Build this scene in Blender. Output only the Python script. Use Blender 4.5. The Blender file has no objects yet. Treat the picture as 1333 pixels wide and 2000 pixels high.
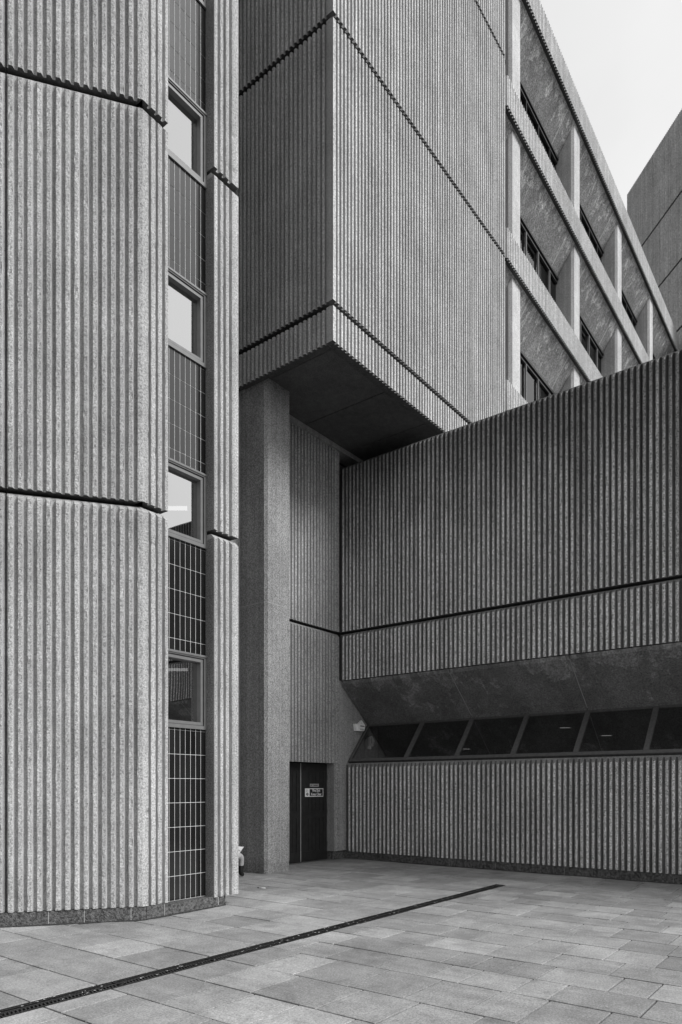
import bpy, bmesh, math, random
from mathutils import Vector, Matrix
random.seed(7)
S = bpy.context.scene
COL = S.collection
R = math.radians

# ------------------------------------------------------------------ helpers
class MB:
    """collects polygons for one mesh"""
    def __init__(self): self.v = []; self.f = []; self.m = []; self.sm = []
    def poly(self, pts, mat=0, smooth=False):
        i = len(self.v); self.v += [tuple(p) for p in pts]
        self.f.append(tuple(range(i, i+len(pts)))); self.m.append(mat); self.sm.append(smooth)
    def box(self, x0, x1, y0, y1, z0, z1, mat=0):
        self.prism([(x0,y0),(x1,y0),(x1,y1),(x0,y1)], z0, z1, mat)
    def prism(self, plan, z0, z1, mat=0):
        n = len(plan)
        self.poly([(x,y,z0) for x,y in reversed(plan)], mat)
        self.poly([(x,y,z1) for x,y in plan], mat)
        for i in range(n):
            a, b = plan[i], plan[(i+1) % n]
            self.poly([(a[0],a[1],z0),(b[0],b[1],z0),(b[0],b[1],z1),(a[0],a[1],z1)], mat)
    def sweep(self, sec, F, t0, t1, mat=0):
        """extrude a section [(d,z)] along wall coordinate t of frame F"""
        n = len(sec)
        self.poly([F(t0,d,z) for d,z in sec], mat); self.poly([F(t1,d,z) for d,z in reversed(sec)], mat)
        for i in range(n):
            a, b = sec[i], sec[(i+1) % n]
            self.poly([F(t0,*a),F(t1,*a),F(t1,*b),F(t0,*b)], mat)
    def tube(self, p0, p1, r, n=10, mat=0, caps=True):
        p0, p1 = Vector(p0), Vector(p1); ax = (p1-p0).normalized()
        u = ax.orthogonal().normalized(); w = ax.cross(u)
        A = [p0+(u*math.cos(k*2*math.pi/n)+w*math.sin(k*2*math.pi/n))*r for k in range(n)]
        B = [p+(p1-p0) for p in A]
        for k in range(n):
            self.poly([A[k],A[(k+1)%n],B[(k+1)%n],B[k]], mat, True)
        if caps: self.poly(A[::-1], mat); self.poly(B, mat)
    def build(self, name, mats, parent=None, recalc=True):
        me = bpy.data.meshes.new(name)
        me.from_pydata(self.v, [], self.f)
        if not isinstance(mats, (list, tuple)): mats = [mats]
        for m in mats: me.materials.append(m)
        me.polygons.foreach_set('material_index', self.m)
        me.polygons.foreach_set('use_smooth', self.sm)
        if recalc:
            bm = bmesh.new(); bm.from_mesh(me)
            bmesh.ops.remove_doubles(bm, verts=bm.verts, dist=1e-5)
            bmesh.ops.recalc_face_normals(bm, faces=bm.faces)
            bm.to_mesh(me); bm.free()
        me.update()
        o = bpy.data.objects.new(name, me); COL.objects.link(o)
        if parent: o.parent = parent
        return o

def tag(o, label=None, cat=None, group=None, kind=None):
    if label: o['label'] = label
    if cat: o['category'] = cat
    if group: o['group'] = group
    if kind: o['kind'] = kind
    return o

def thing(name, label, cat, loc=(0,0,0), group=None):
    # the things sit at the world origin of the plan so that their parts keep plan coordinates
    o = bpy.data.objects.new(name, None); COL.objects.link(o)
    o.location = loc; o.empty_display_size = .3
    return tag(o, label, cat, group)

def frame(O, dr, nr):
    """wall frame: t along the wall, d outwards, z up -> world"""
    def F(t, d, z): return (O[0]+dr[0]*t+nr[0]*d, O[1]+dr[1]*t+nr[1]*d, z)
    return F

def rib_panel(mb, F, t0, t1, ribs, z0, z1, dep=.045, back=.11, fl=.011, ch=.065, rough=0., dz=.06, bv=.004, fll=None):
    """a precast panel with trapezoid ribs; ribs = [(a,b)] intervals of rib fronts along t.
    d = 0 is the rib front, -dep the groove floor.  The top edge is cut by a sloping chamfer."""
    g = -dep; fll = fl if fll is None else fll
    P = []                                   # (t, d, material of the strip that follows)
    cur = t0
    for (a, b) in ribs:
        if a <= t0+1e-6:
            P.append((t0, 0, 0))
        else:
            if not P: P.append((t0, g, 1))
            P += [(a-fll, g, 2), (a-min(bv*.4,.002), -bv, 0), (a+bv, 0, 0)]
        if b >= t1-1e-6:
            P.append((t1, 0, 0)); break
        P += [(b-bv, 0, 0), (b+min(bv*.4,.002), -bv, 2), (b+fl, g, 1)]
    if P[-1][0] < t1-1e-6: P.append((t1, g, 1))
    def ztop(d): return z1 - ch*(d+dep+.02)/(dep+.02)
    n = len(P)
    nz = max(1, int((z1-z0)/dz)) if rough else 1
    rows = []
    for k in range(nz+1):
        row = []
        for i, (t, d, m) in enumerate(P):
            zt = ztop(d)
            z = z0 + (zt-z0)*k/nz
            jt = jd = 0
            if rough and 0 < i < n-1:
                jt = random.gauss(0, rough); jd = random.gauss(0, rough*.5)
                if d < g+.001: jt *= .5; jd *= .4
                elif random.random() < .035: jd -= random.uniform(.003, .014); jt += random.uniform(-.005, .005)
            row.append(F(t+jt, d+jd, z))
        rows.append(row)
    for k in range(nz):
        a, b = rows[k], rows[k+1]
        for i in range(n-1):
            mb.poly([a[i], a[i+1], b[i+1], b[i]], P[i][2])
    bk = g-back
    for i in range(n-1):
        (ta, da, _), (tb, db, _) = P[i], P[i+1]
        mb.poly([rows[-1][i], rows[-1][i+1], F(tb, g-.02, z1), F(ta, g-.02, z1)], 2)
        mb.poly([F(ta, g-.02, z1), F(tb, g-.02, z1), F(tb, bk, z1), F(ta, bk, z1)], 2)
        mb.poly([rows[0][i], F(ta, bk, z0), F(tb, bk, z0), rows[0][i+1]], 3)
    mb.poly([F(t0,bk,z0),F(t1,bk,z0),F(t1,bk,z1),F(t0,bk,z1)], 2)
    for i in (0, n-1):
        t, d, _ = P[i]
        mb.poly([F(t,d,z0), F(t,d,ztop(d)), F(t,g-.02,z1), F(t,bk,z1), F(t,bk,z0)], 2)

def even_ribs(t0, t1, pitch=.1025, w=.045, seam=.012):
    """ribs evenly laid between t0 and t1 with half a groove at either end"""
    n = max(1, round((t1-t0)/pitch)); p = (t1-t0)/n
    return [(t0+(k+.5)*p-w/2, t0+(k+.5)*p+w/2) for k in range(n)]

# ------------------------------------------------------------------ materials
def newmat(name):
    m = bpy.data.materials.new(name); m.use_nodes = True
    nt = m.node_tree; nt.nodes.clear()
    out = nt.nodes.new('ShaderNodeOutputMaterial')
    b = nt.nodes.new('ShaderNodeBsdfPrincipled')
    nt.links.new(b.outputs[0], out.inputs[0])
    return m, nt, b, out
class N:
    def __init__(s, nt): s.nt = nt
    def _in(s, sock, v):
        if hasattr(v, 'is_linked'): s.nt.links.new(v, sock)
        elif v is not None: sock.default_value = v
    def math(s, op, a, b=None, c=None, clamp=False):
        n = s.nt.nodes.new('ShaderNodeMath'); n.operation = op; n.use_clamp = clamp
        for i, x in enumerate((a, b, c)):
            if x is not None: s._in(n.inputs[i], x)
        return n.outputs[0]
    def coord(s, scale=(1,1,1), kind='Object'):
        t = s.nt.nodes.new('ShaderNodeTexCoord'); m = s.nt.nodes.new('ShaderNodeMapping')
        m.inputs['Scale'].default_value = scale
        s.nt.links.new(t.outputs[kind], m.inputs['Vector']); return m.outputs[0]
    def noise(s, vec, scale, detail=4, rough=.55, dist=0):
        n = s.nt.nodes.new('ShaderNodeTexNoise'); s.nt.links.new(vec, n.inputs['Vector'])
        n.inputs['Scale'].default_value = scale; n.inputs['Detail'].default_value = detail
        n.inputs['Roughness'].default_value = rough; n.inputs['Distortion'].default_value = dist
        return n.outputs['Fac']
    def voro(s, vec, scale):
        n = s.nt.nodes.new('ShaderNodeTexVoronoi'); s.nt.links.new(vec, n.inputs['Vector'])
        n.inputs['Scale'].default_value = scale; return n.outputs['Distance'], n.outputs['Color']
    def remap(s, v, a, b, c, d):
        n = s.nt.nodes.new('ShaderNodeMapRange'); n.clamp = True
        s._in(n.inputs[0], v)
        for i, x in enumerate((a, b, c, d)): n.inputs[i+1].default_value = x
        return n.outputs[0]
    def grey(s, v):
        n = s.nt.nodes.new('ShaderNodeCombineColor')
        for i in range(3): s.nt.links.new(v, n.inputs[i])
        return n.outputs[0]
    def bump(s, h, strength, dist, prev=None):
        n = s.nt.nodes.new('ShaderNodeBump'); n.inputs['Strength'].default_value = strength
        n.inputs['Distance'].default_value = dist; s._in(n.inputs['Height'], h)
        if prev is not None: s.nt.links.new(prev, n.inputs['Normal'])
        return n.outputs[0]

def concrete(name, base, speck=.55, bump=.9, streak=.25, rough=.9, pits=True, coarse=60, stain=None, bdist=.012):
    m, nt, b, out = newmat(name); n = N(nt)
    v = n.coord()
    f1 = n.noise(v, coarse, 3, .65); f2 = n.noise(v, coarse*2.7, 2, .6)
    big = n.noise(v, 1.1, 5, .6); med = n.noise(v, 6, 4, .6)
    st = n.noise(n.coord((7,7,.35)), 1.0, 4, .6)
    grain = n.math('ADD', n.math('MULTIPLY', f1, .7), n.math('MULTIPLY', f2, .3))
    a = n.remap(grain, .38, .62, 1-speck, 1+speck)
    a = n.math('MULTIPLY', a, n.remap(big, .3, .7, .88, 1.12))
    a = n.math('MULTIPLY', a, n.remap(med, .3, .7, .93, 1.07))
    a = n.math('MULTIPLY', a, n.remap(st, .3, .7, 1-streak*.5, 1+streak*.5))
    rb = n.noise(n.coord((13,13,.05)), 1.0, 2, .5)
    a = n.math('MULTIPLY', a, n.remap(rb, .3, .7, 1-streak*.45, 1+streak*.45))
    oi = nt.nodes.new('ShaderNodeObjectInfo')
    a = n.math('MULTIPLY', a, n.remap(oi.outputs['Random'], 0, 1, .94, 1.05))
    if pits:
        d, c = n.voro(v, 17)
        sep = nt.nodes.new('ShaderNodeSeparateColor'); nt.links.new(c, sep.inputs[0])
        hole = n.math('MULTIPLY', n.math('LESS_THAN', d, .13), n.math('GREATER_THAN', sep.outputs[0], .86))
        a = n.math('MULTIPLY', a, n.remap(hole, 0, 1, 1, .3))
    if stain: a = stain(n, nt, v, a)
    val = n.math('MULTIPLY', a, base)
    nt.links.new(n.grey(val), b.inputs['Base Color'])
    b.inputs['Roughness'].default_value = rough
    b.inputs['Specular IOR Level'].default_value = .25
    nt.links.new(n.bump(grain, bump, bdist), b.inputs['Normal'])
    return m

def simple(name, base, rough=.6, spec=.4, var=.15, scale=30, bump=.0, metal=0):
    m, nt, b, out = newmat(name); n = N(nt); v = n.coord()
    f = n.noise(v, scale, 4, .6)
    nt.links.new(n.grey(n.math('MULTIPLY', n.remap(f, .3, .7, 1-var, 1+var), base)), b.inputs['Base Color'])
    b.inputs['Roughness'].default_value = rough; b.inputs['Specular IOR Level'].default_value = spec
    b.inputs['Metallic'].default_value = metal
    if bump: nt.links.new(n.bump(f, bump, .004), b.inputs['Normal'])
    return m

def glass_mat(name, refl, tint=.5):
    """thin reflective glazing: mirror part over a see-through part"""
    m, nt, b, out = newmat(name); nt.nodes.remove(b)
    g = nt.nodes.new('ShaderNodeBsdfGlossy'); g.inputs['Roughness'].default_value = .01
    g.inputs['Color'].default_value = (.95,.95,.95,1)
    t = nt.nodes.new('ShaderNodeBsdfTransparent'); t.inputs['Color'].default_value = (tint,tint,tint,1)
    lw = nt.nodes.new('ShaderNodeLayerWeight'); lw.inputs['Blend'].default_value = .5
    n = N(nt); k = n.math('ADD', n.math('MULTIPLY', n.math('POWER', lw.outputs['Facing'], 4.0), .6), refl, clamp=True)
    mx = nt.nodes.new('ShaderNodeMixShader'); nt.links.new(k, mx.inputs[0])
    nt.links.new(t.outputs[0], mx.inputs[1]); nt.links.new(g.outputs[0], mx.inputs[2])
    nt.links.new(mx.outputs[0], out.inputs[0])
    # faint waviness of the pane
    w = n.noise(n.coord(), 1.3, 1, .4)
    bp = n.bump(w, .06, .02); nt.links.new(bp, g.inputs['Normal'])
    return m

def lamp_mat(name, s):
    m, nt, b, out = newmat(name); nt.nodes.remove(b)
    e = nt.nodes.new('ShaderNodeEmission'); e.inputs['Strength'].default_value = s
    e.inputs['Color'].default_value = (1,1,1,1); nt.links.new(e.outputs[0], out.inputs[0]); return m

def parapet_dirt(z_hi, length, amt):
    """algae and soot running down from the parapet in streaks"""
    def f(n, nt, v, a):
        sep = nt.nodes.new('ShaderNodeSeparateXYZ'); nt.links.new(v, sep.inputs[0])
        st = n.noise(n.coord((5,5,.5)), 1.0, 4, .65)
        reach = n.math('MULTIPLY', n.remap(st, .3, .7, .3, 1.3), length)
        depth = n.math('DIVIDE', n.math('SUBTRACT', z_hi, sep.outputs[2]), reach)
        k = n.remap(depth, 0, 1, amt, 0)
        return n.math('MULTIPLY', a, n.math('SUBTRACT', 1.0, k))
    return f
def wash(ztop, period, length, sc, amt, lo=.44):
    """pale lime washes hanging down from the joint above the sloping panels"""
    def f(n, nt, v, a):
        sep = nt.nodes.new('ShaderNodeSeparateXYZ'); nt.links.new(v, sep.inputs[0])
        depth = n.math('DIVIDE', n.math('MODULO', n.math('SUBTRACT', ztop, sep.outputs[2]), period), length)
        r = n.noise(n.coord((sc,sc,.12)), 1.0, 4, .62, .35)
        reach = n.remap(r, lo, .70, -.1, 1.25)
        edge = n.math('SUBTRACT', reach, depth)
        k = n.math('MULTIPLY', n.remap(edge, 0, .22, 0, 1), n.remap(edge, .35, .9, 1, .45))
        fine = n.noise(n.coord((sc*7,sc*7,1.4)), 1.0, 3, .6, .2)
        k = n.math('MULTIPLY', k, n.remap(fine, .36, .62, .25, 1))
        wet = n.remap(n.noise(n.coord((sc*.8,sc*.8,.5)), 1.0, 3, .5, .3), .4, .62, .82, 1.06)
        return n.math('MULTIPLY', n.math('MULTIPLY', a, wet), n.math('ADD', 1.0, n.math('MULTIPLY', k, amt)))
    return f

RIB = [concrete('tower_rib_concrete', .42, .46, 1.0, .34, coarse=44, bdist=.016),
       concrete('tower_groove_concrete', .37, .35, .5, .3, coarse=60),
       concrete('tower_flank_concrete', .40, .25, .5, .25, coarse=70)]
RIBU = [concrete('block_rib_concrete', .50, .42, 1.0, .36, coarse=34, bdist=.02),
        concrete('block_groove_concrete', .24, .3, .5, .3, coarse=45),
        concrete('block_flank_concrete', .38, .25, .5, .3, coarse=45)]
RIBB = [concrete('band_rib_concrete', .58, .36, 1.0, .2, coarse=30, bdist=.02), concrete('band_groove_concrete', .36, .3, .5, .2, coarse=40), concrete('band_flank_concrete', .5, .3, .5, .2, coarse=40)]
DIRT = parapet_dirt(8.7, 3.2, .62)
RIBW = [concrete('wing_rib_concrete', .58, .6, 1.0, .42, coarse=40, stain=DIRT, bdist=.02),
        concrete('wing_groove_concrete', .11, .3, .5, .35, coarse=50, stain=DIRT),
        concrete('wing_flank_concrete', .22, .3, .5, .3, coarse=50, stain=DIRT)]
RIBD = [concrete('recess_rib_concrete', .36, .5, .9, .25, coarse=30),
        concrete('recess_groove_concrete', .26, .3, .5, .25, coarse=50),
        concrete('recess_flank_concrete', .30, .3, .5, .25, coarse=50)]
M_COL = concrete('column_concrete', .27, .46, 1.0, .2, coarse=42, bdist=.018)
M_JAMB = concrete('jamb_concrete', .22, .55, .8, .2, coarse=60)
M_PLINTH = concrete('plinth_concrete', .11, .65, 1.0, .2, coarse=30, bdist=.03)
M_SMOOTH = concrete('smooth_concrete', .33, .35, .5, .25, coarse=45)
M_FIN = concrete('fin_concrete', .50, .25, .4, .2, coarse=40)
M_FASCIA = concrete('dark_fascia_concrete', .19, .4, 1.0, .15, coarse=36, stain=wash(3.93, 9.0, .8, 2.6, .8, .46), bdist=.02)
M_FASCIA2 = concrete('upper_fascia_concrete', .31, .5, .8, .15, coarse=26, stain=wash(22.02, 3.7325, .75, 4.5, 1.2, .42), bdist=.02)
M_REAR = concrete('dark_rear_concrete', .05, .4, .5, .2)  # kept dark so the unseen flank bounces less light onto the column
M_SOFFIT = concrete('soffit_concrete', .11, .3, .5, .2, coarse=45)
M_UNDER = concrete('painted_shade_underside', .09, .3, .5, .2, coarse=45)  # panel undersides: shade put into the colour, darker than the same concrete above
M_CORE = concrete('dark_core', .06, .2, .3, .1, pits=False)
M_FAR = [concrete('far_rib_concrete', .72, .3, .3, .3, coarse=14),
         concrete('far_groove_concrete', .6, .2, .3, .3, coarse=14),
         concrete('far_flank_concrete', .68, .2, .3, .3, coarse=14)]
M_MORTAR = simple('pale_mortar', .42, .9, .2, .2, 60)
M_FRAME = simple('grey_aluminium_frame', .16, .45, .5, .1, 12)
M_DFRAME = simple('dark_window_frame', .10, .45, .5, .25, 20)
M_BLKFRAME = simple('black_window_frame', .025, .4, .5, .2, 20)
M_SEAL = simple('pale_sealant', .75, .8, .2, .2, 60)
M_WFRAME = simple('grey_mullion', .26, .5, .4, .1, 12)
M_BLACK = simple('black_gasket', .012, .7, .3, .1, 12)
M_DOOR = simple('dark_stained_wood', .022, .55, .4, .3, 9)
M_STRIP = simple('pale_meeting_strip', .38, .4, .5, .1, 20)
M_HINGE = simple('steel_hinge', .12, .4, .5, .1, 20, metal=.6)
M_WHITE = simple('white_plastic', .92, .4, .5, .04, 12)
M_PALE = simple('pale_grey_plastic', .58, .4, .5, .04, 12)
M_SIGNBLK = simple('sign_black', .015, .4, .5, .04, 12)
M_SIGNGRY = simple('sign_grey', .35, .5, .4, .06, 12)
M_GRIT = simple('wall_foot_grit', .05, .95, .1, .6, 45, .8)
M_IRON = simple('cast_iron_grate', .018, .5, .5, .4, 60)
M_PIT = simple('drain_pit', .008, .9, .1, .1, 10)
M_GLASS = glass_mat('reflective_glass', .56, .6)
M_GLASSD = glass_mat('dark_tinted_glass', .26, .45)
M_GLASSF = glass_mat('office_glass', .04, .4)
M_LAMP = lamp_mat('fluorescent_tube', .9)
M_LAMP2 = lamp_mat('dim_fluorescent_tube', .6)
M_ROOM = simple('dim_room_surface', .02, .8, .2, .2, 5)

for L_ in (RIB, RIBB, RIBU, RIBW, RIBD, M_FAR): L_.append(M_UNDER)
# glazed wall tile (dark, wet-looking) and grout
m, nt, b, out = newmat('dark_glazed_tile'); n = N(nt)
geo = nt.nodes.new('ShaderNodeNewGeometry')
nt.links.new(n.grey(n.remap(geo.outputs['Random Per Island'], 0, 1, .006, .014)), b.inputs['Base Color'])
b.inputs['Roughness'].default_value = .16; b.inputs['IOR'].default_value = 1.7
nt.links.new(n.bump(n.noise(n.coord(), 9, 2), .05, .01), b.inputs['Normal'])
M_TILE = m
M_GROUT = simple('pale_grout', .80, .9, .2, .2, 40)

# paving slab: tone differs slab by slab, with grain, stains and gum spots
m, nt, b, out = newmat('paving_slab'); n = N(nt); v = n.coord()
geo = nt.nodes.new('ShaderNodeNewGeometry')
isl = geo.outputs['Random Per Island']
t = n.remap(n.math('POWER', isl, 1.4), 0, 1, .86, 1.26)
gr = n.noise(v, 55, 4, .7); gr2 = n.noise(v, 140, 2, .6)
bl = n.noise(v, 1.6, 5, .62, .4); b2 = n.noise(v, .5, 3, .5); b3 = n.noise(n.coord((9,1.2,1)), 1.0, 4, .6, .5)
a = n.math('MULTIPLY', t, n.remap(gr, .34, .66, .68, 1.32))
a = n.math('MULTIPLY', a, n.remap(gr2, .35, .65, .8, 1.2))
a = n.math('MULTIPLY', a, n.remap(bl, .34, .68, .78, 1.14))
sm_ = n.noise(v, 5.5, 5, .65, .6); a = n.math('MULTIPLY', a, n.remap(sm_, .35, .6, .90, 1.05))
a = n.math('MULTIPLY', a, n.remap(b2, .3, .7, .86, 1.1))
a = n.math('MULTIPLY', a, n.remap(b3, .35, .7, .9, 1.08))
dk = n.remap(n.noise(v, 3.2, 6, .7, 1.0), .56, .66, 1, .80); a = n.math('MULTIPLY', a, dk)
d, c = n.voro(v, 2.6)
sep = nt.nodes.new('ShaderNodeSeparateColor'); nt.links.new(c, sep.inputs[0])
spot = n.math('MULTIPLY', n.math('LESS_THAN', n.math('ADD', d, n.math('MULTIPLY', gr, .04)), n.math('ADD', n.math('MULTIPLY', sep.outputs[1], .035), .042)), n.math('GREATER_THAN', sep.outputs[0], .62))
a = n.math('ADD', n.math('MULTIPLY', a, .30), n.math('MULTIPLY', spot, .14))
nt.links.new(n.grey(a), b.inputs['Base Color'])
b.inputs['Roughness'].default_value = .75; b.inputs['Specular IOR Level'].default_value = .35
nt.links.new(n.bump(gr, .35, .004), b.inputs['Normal'])
M_SLAB = m
M_GROUND = simple('joint_sand', .012, .95, .1, .4, 40, .5)

# ------------------------------------------------------------------ plan numbers (metres; x and y along the building grid)
J1, J2, J3 = 4.99, 9.80, 14.60           # panel joints, the same levels all round
GAP = .025

# ================================================================== GROUND
g = MB(); g.poly([(-400,-400,-.02),(400,-400,-.02),(400,400,-.02),(-400,400,-.02)])
tag(g.build('ground', M_GROUND), kind='structure')
DR_Y0, DR_Y1, DR_X1 = 4.835, 5.010, 10.66
pv = MB()
def slab(x0, x1, y0, y1):
    j = .0075; zt = random.uniform(-.0025, .0025); bvl = .0025
    x0 += j; x1 -= j; y0 += j; y1 -= j
    zz = [zt+random.uniform(-.0015,.0015) for _ in range(4)]
    c0 = [(x0,y0),(x1,y0),(x1,y1),(x0,y1)]
    c1 = [(x0+bvl,y0+bvl),(x1-bvl,y0+bvl),(x1-bvl,y1-bvl),(x0+bvl,y1-bvl)]
    i = len(pv.v)
    pv.v += [(x,y,-.018) for x,y in c0] + [(x,y,zt-.003) for x,y in c0] + [(c[0],c[1],zz[k]) for k,c in enumerate(c1)]
    fs = [(i+8,i+9,i+10,i+11)]
    for k in range(4):
        l = (k+1)%4
        fs += [(i+k,i+l,i+4+l,i+4+k), (i+4+k,i+4+l,i+8+l,i+8+k)]
    pv.f += fs; pv.m += [0]*9; pv.sm += [False]*9
def course(x0, x1, ya, yb, lens):
    y = ya
    while y < yb-.02:
        l = random.choice(lens)
        if yb-y-l < .18: l = yb-y
        slab(x0, x1, y, min(y+l, yb)); y += l
random.seed(21)
edges = [-6.0]
while edges[-1] < 2.2: edges.append(edges[-1]+random.choice([.46,.56,.6]))
edges = [e-(edges[-1]-2.72) for e in edges]
edges += [3.285, 3.885, 4.48, 5.11, 5.60, 6.10, 6.61, 7.14]
while edges[-1] < 10.1: edges.append(edges[-1]+random.choice([.44,.47,.51,.56]))
edges.append(10.69)
while edges[-1] < 24: edges.append(edges[-1]+random.choice([.44,.47,.51,.56]))
for x0, x1 in zip(edges, edges[1:]):
    if x0 < DR_X1:
        course(x0, x1, -8+random.uniform(0,.5), DR_Y0-.006, [.30,.39,.45,.52,.58,.66])
        course(x0, x1, DR_Y1+.006, 12, [.6,.66,.75,.82])
    else:
        course(x0, x1, -8+random.uniform(0,.5), 12, [.48,.56,.62,.76])
tag(pv.build('pavement', M_SLAB, recalc=False), kind='structure')

# drain: cast iron gratings in a slot along the paving
dr = thing('drain_channel', 'dark cast iron slot drain running diagonally across the grey paving', 'drain', (0,DR_Y0,0))
dr.location = (0,0,0)
q = MB(); q.poly([(-6,DR_Y0,-.019),(DR_X1+.02,DR_Y0,-.019),(DR_X1-.1,DR_Y1,-.019),(-6,DR_Y1,-.019)])
q.build('channel_bed', M_PIT, dr)
x = -6.0-.0+.02
bars_x = []
x = 3.42-1.0*9
gi = 0
while x < DR_X1-.05:
    xe = min(x+1.0, DR_X1)
    if xe > -4:
        q = MB(); e = .012; zt = .001
        q.box(x+.006, xe-.006, DR_Y0+.003, DR_Y0+.003+e, -.018, zt)
        q.box(x+.006, xe-.006, DR_Y1-.003-e, DR_Y1-.003, -.018, zt)
        q.box(x+.006, x+.016, DR_Y0+.0035+e, DR_Y1-.0035-e, -.018, zt-.0005)
        q.box(xe-.016, xe-.006, DR_Y0+.0035+e, DR_Y1-.0035-e, -.018, zt-.0005)
        ym = [DR_Y0+.017, DR_Y0+.071, DR_Y0+.104, DR_Y1-.017]
        # cross bars in herringbone, with a rib down the middle
        q.box(x+.017, xe-.017, (DR_Y0+DR_Y1)/2-.006, (DR_Y0+DR_Y1)/2+.006, -.016, zt-.001)
        xx = x+.03
        while xx < xe-.05:
            mid = (DR_Y0+DR_Y1)/2
            for (ya, yb, s) in ((DR_Y0+.0155, mid-.0065, .02), (mid+.0065, DR_Y1-.0155, -.02)):
                sx = .02
                q.prism([(xx+(sx if s<0 else 0),ya),(xx+.011+(sx if s<0 else 0),ya),(xx+.011+(0 if s<0 else sx),yb),(xx+(0 if s<0 else sx),yb)], -.015, zt-.002)
            xx += .030
        q.build('grating', M_IRON, dr)
    x += 1.0

# ================================================================== STAIR TOWER (left)
tower = thing('stair_tower', 'pale ribbed concrete stair tower at left with a strip of windows and tiles', 'tower')
YT, XC = 7.0, 5.195
A16 = R(16.0)
fdir = (.8050, -.5933); fn = (-.5933, -.8050)
FF = frame((XC, YT), fdir, fn)                     # main facet, t <= 0
FC = frame((0, YT), (1,0), (0,-1))                  # chamfer facet and pier, t = x
P_ = .101
lev = [(.165, J1-GAP), (J1+GAP, J2-GAP), (J2+GAP, J3-GAP), (J3+GAP, 19.4)]
random.seed(3)
tj = -1.506                            # vertical joint near the left of the picture
for z0, z1 in lev:
    q = MB()
    fr = [(-.057-P_*k, -.057-P_*k+.044) for k in range(14, 0, -1)]
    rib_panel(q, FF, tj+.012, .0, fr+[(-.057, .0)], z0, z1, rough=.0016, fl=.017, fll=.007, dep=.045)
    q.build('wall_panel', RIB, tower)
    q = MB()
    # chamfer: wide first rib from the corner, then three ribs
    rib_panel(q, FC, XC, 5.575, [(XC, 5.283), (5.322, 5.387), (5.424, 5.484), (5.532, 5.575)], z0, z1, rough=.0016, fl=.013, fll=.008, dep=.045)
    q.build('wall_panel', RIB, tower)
    for s in (1, 2, 3):                            # panels further left, outside the picture
        w = 1.53; te = tj-.006-(s-1)*w; ts = te-w+.012
        q = MB(); rib_panel(q, FF, ts, te, even_ribs(ts, te, P_, .044), z0, z1, rough=.0016 if s == 1 else 0, fl=.017, fll=.007, dep=.045)
        q.build('wall_panel', RIB, tower)
# pier to the right of the window strip
random.seed(5)
PX0, PX1 = 6.335, 6.775
for i, (z0, z1) in enumerate(lev):
    q = MB(); zb = .13 if i == 0 else z0
    rib_panel(q, FC, PX0, PX1, [(PX0, 6.392), (6.448, 6.497), (6.545, 6.60), (6.655, PX1)], zb, z1, dep=.045, back=.26, rough=.0016)
    o = q.build('pier_panel', RIB, tower)
    # side face of the pier towards the windows: plain darker concrete, set 3 mm proud
    q = MB(); q.box(PX0-.004, PX0-.0005, YT+.012, YT+.33, zb+.001, z1-.068)
    q.build('pier_side', M_JAMB, tower)
# hidden flank of the tower, running back from the pier
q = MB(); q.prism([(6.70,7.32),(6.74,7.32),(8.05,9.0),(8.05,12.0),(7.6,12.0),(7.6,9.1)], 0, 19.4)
q.box(7.61, 9.34, 10.6, 12.0, 0.001, 22.7)  # unseen link to the office block, added to keep sky light off the column
q.build('rear_wall_and_sky_blocker', M_REAR, tower)
q = MB(); q.box(8.055, 8.45, 8.82, 9.55, 0, .315); q.build('ledge', M_PLINTH, tower)
# core that closes the joints
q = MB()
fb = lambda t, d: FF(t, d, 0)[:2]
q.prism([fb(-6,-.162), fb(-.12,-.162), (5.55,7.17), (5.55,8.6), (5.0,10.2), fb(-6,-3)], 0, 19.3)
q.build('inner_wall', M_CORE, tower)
# plinth
q = MB()
pz = .16
for a, b_ in ((-5.2,-2.05), (-2.045,-1.05), (-1.042,-.66), (-.652,-.135)):
    q.prism([fb(a,-.014), fb(b_,-.014), fb(b_,-.2), fb(a,-.2)], 0, pz)
q.prism([fb(-.128,-.014), (5.20,7.014), (5.26,7.014), (5.26,7.2), fb(-.128,-.2)], 0, pz)
q.prism([(5.267,7.014), (5.53,7.014), (5.53,7.25), (5.267,7.25)], 0, pz)
q.build('plinth', M_PLINTH, tower)
q = MB(); q.prism([(5.536,7.02), (6.52,7.02), (6.58,7.05), (6.58,7.6), (5.536,7.6)], 0, .137)
q.build('plinth', M_PLINTH, tower)
for t in (-1.046,-.656,-.131):
    q = MB(); q.prism([fb(t-.004,-.0128), fb(t+.003,-.0128), fb(t+.003,-.1), fb(t-.004,-.1)], .004, pz-.004); q.build('mortar_joint', M_MORTAR, tower)
q = MB(); q.box(5.530,5.5365,7.0128,7.08,.01,.15); q.build('mortar_joint', M_MORTAR, tower)
q = MB(); q.box(6.42,6.428,7.0188,7.09,.02,.125); q.build('mortar_joint', M_MORTAR, tower)
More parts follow.
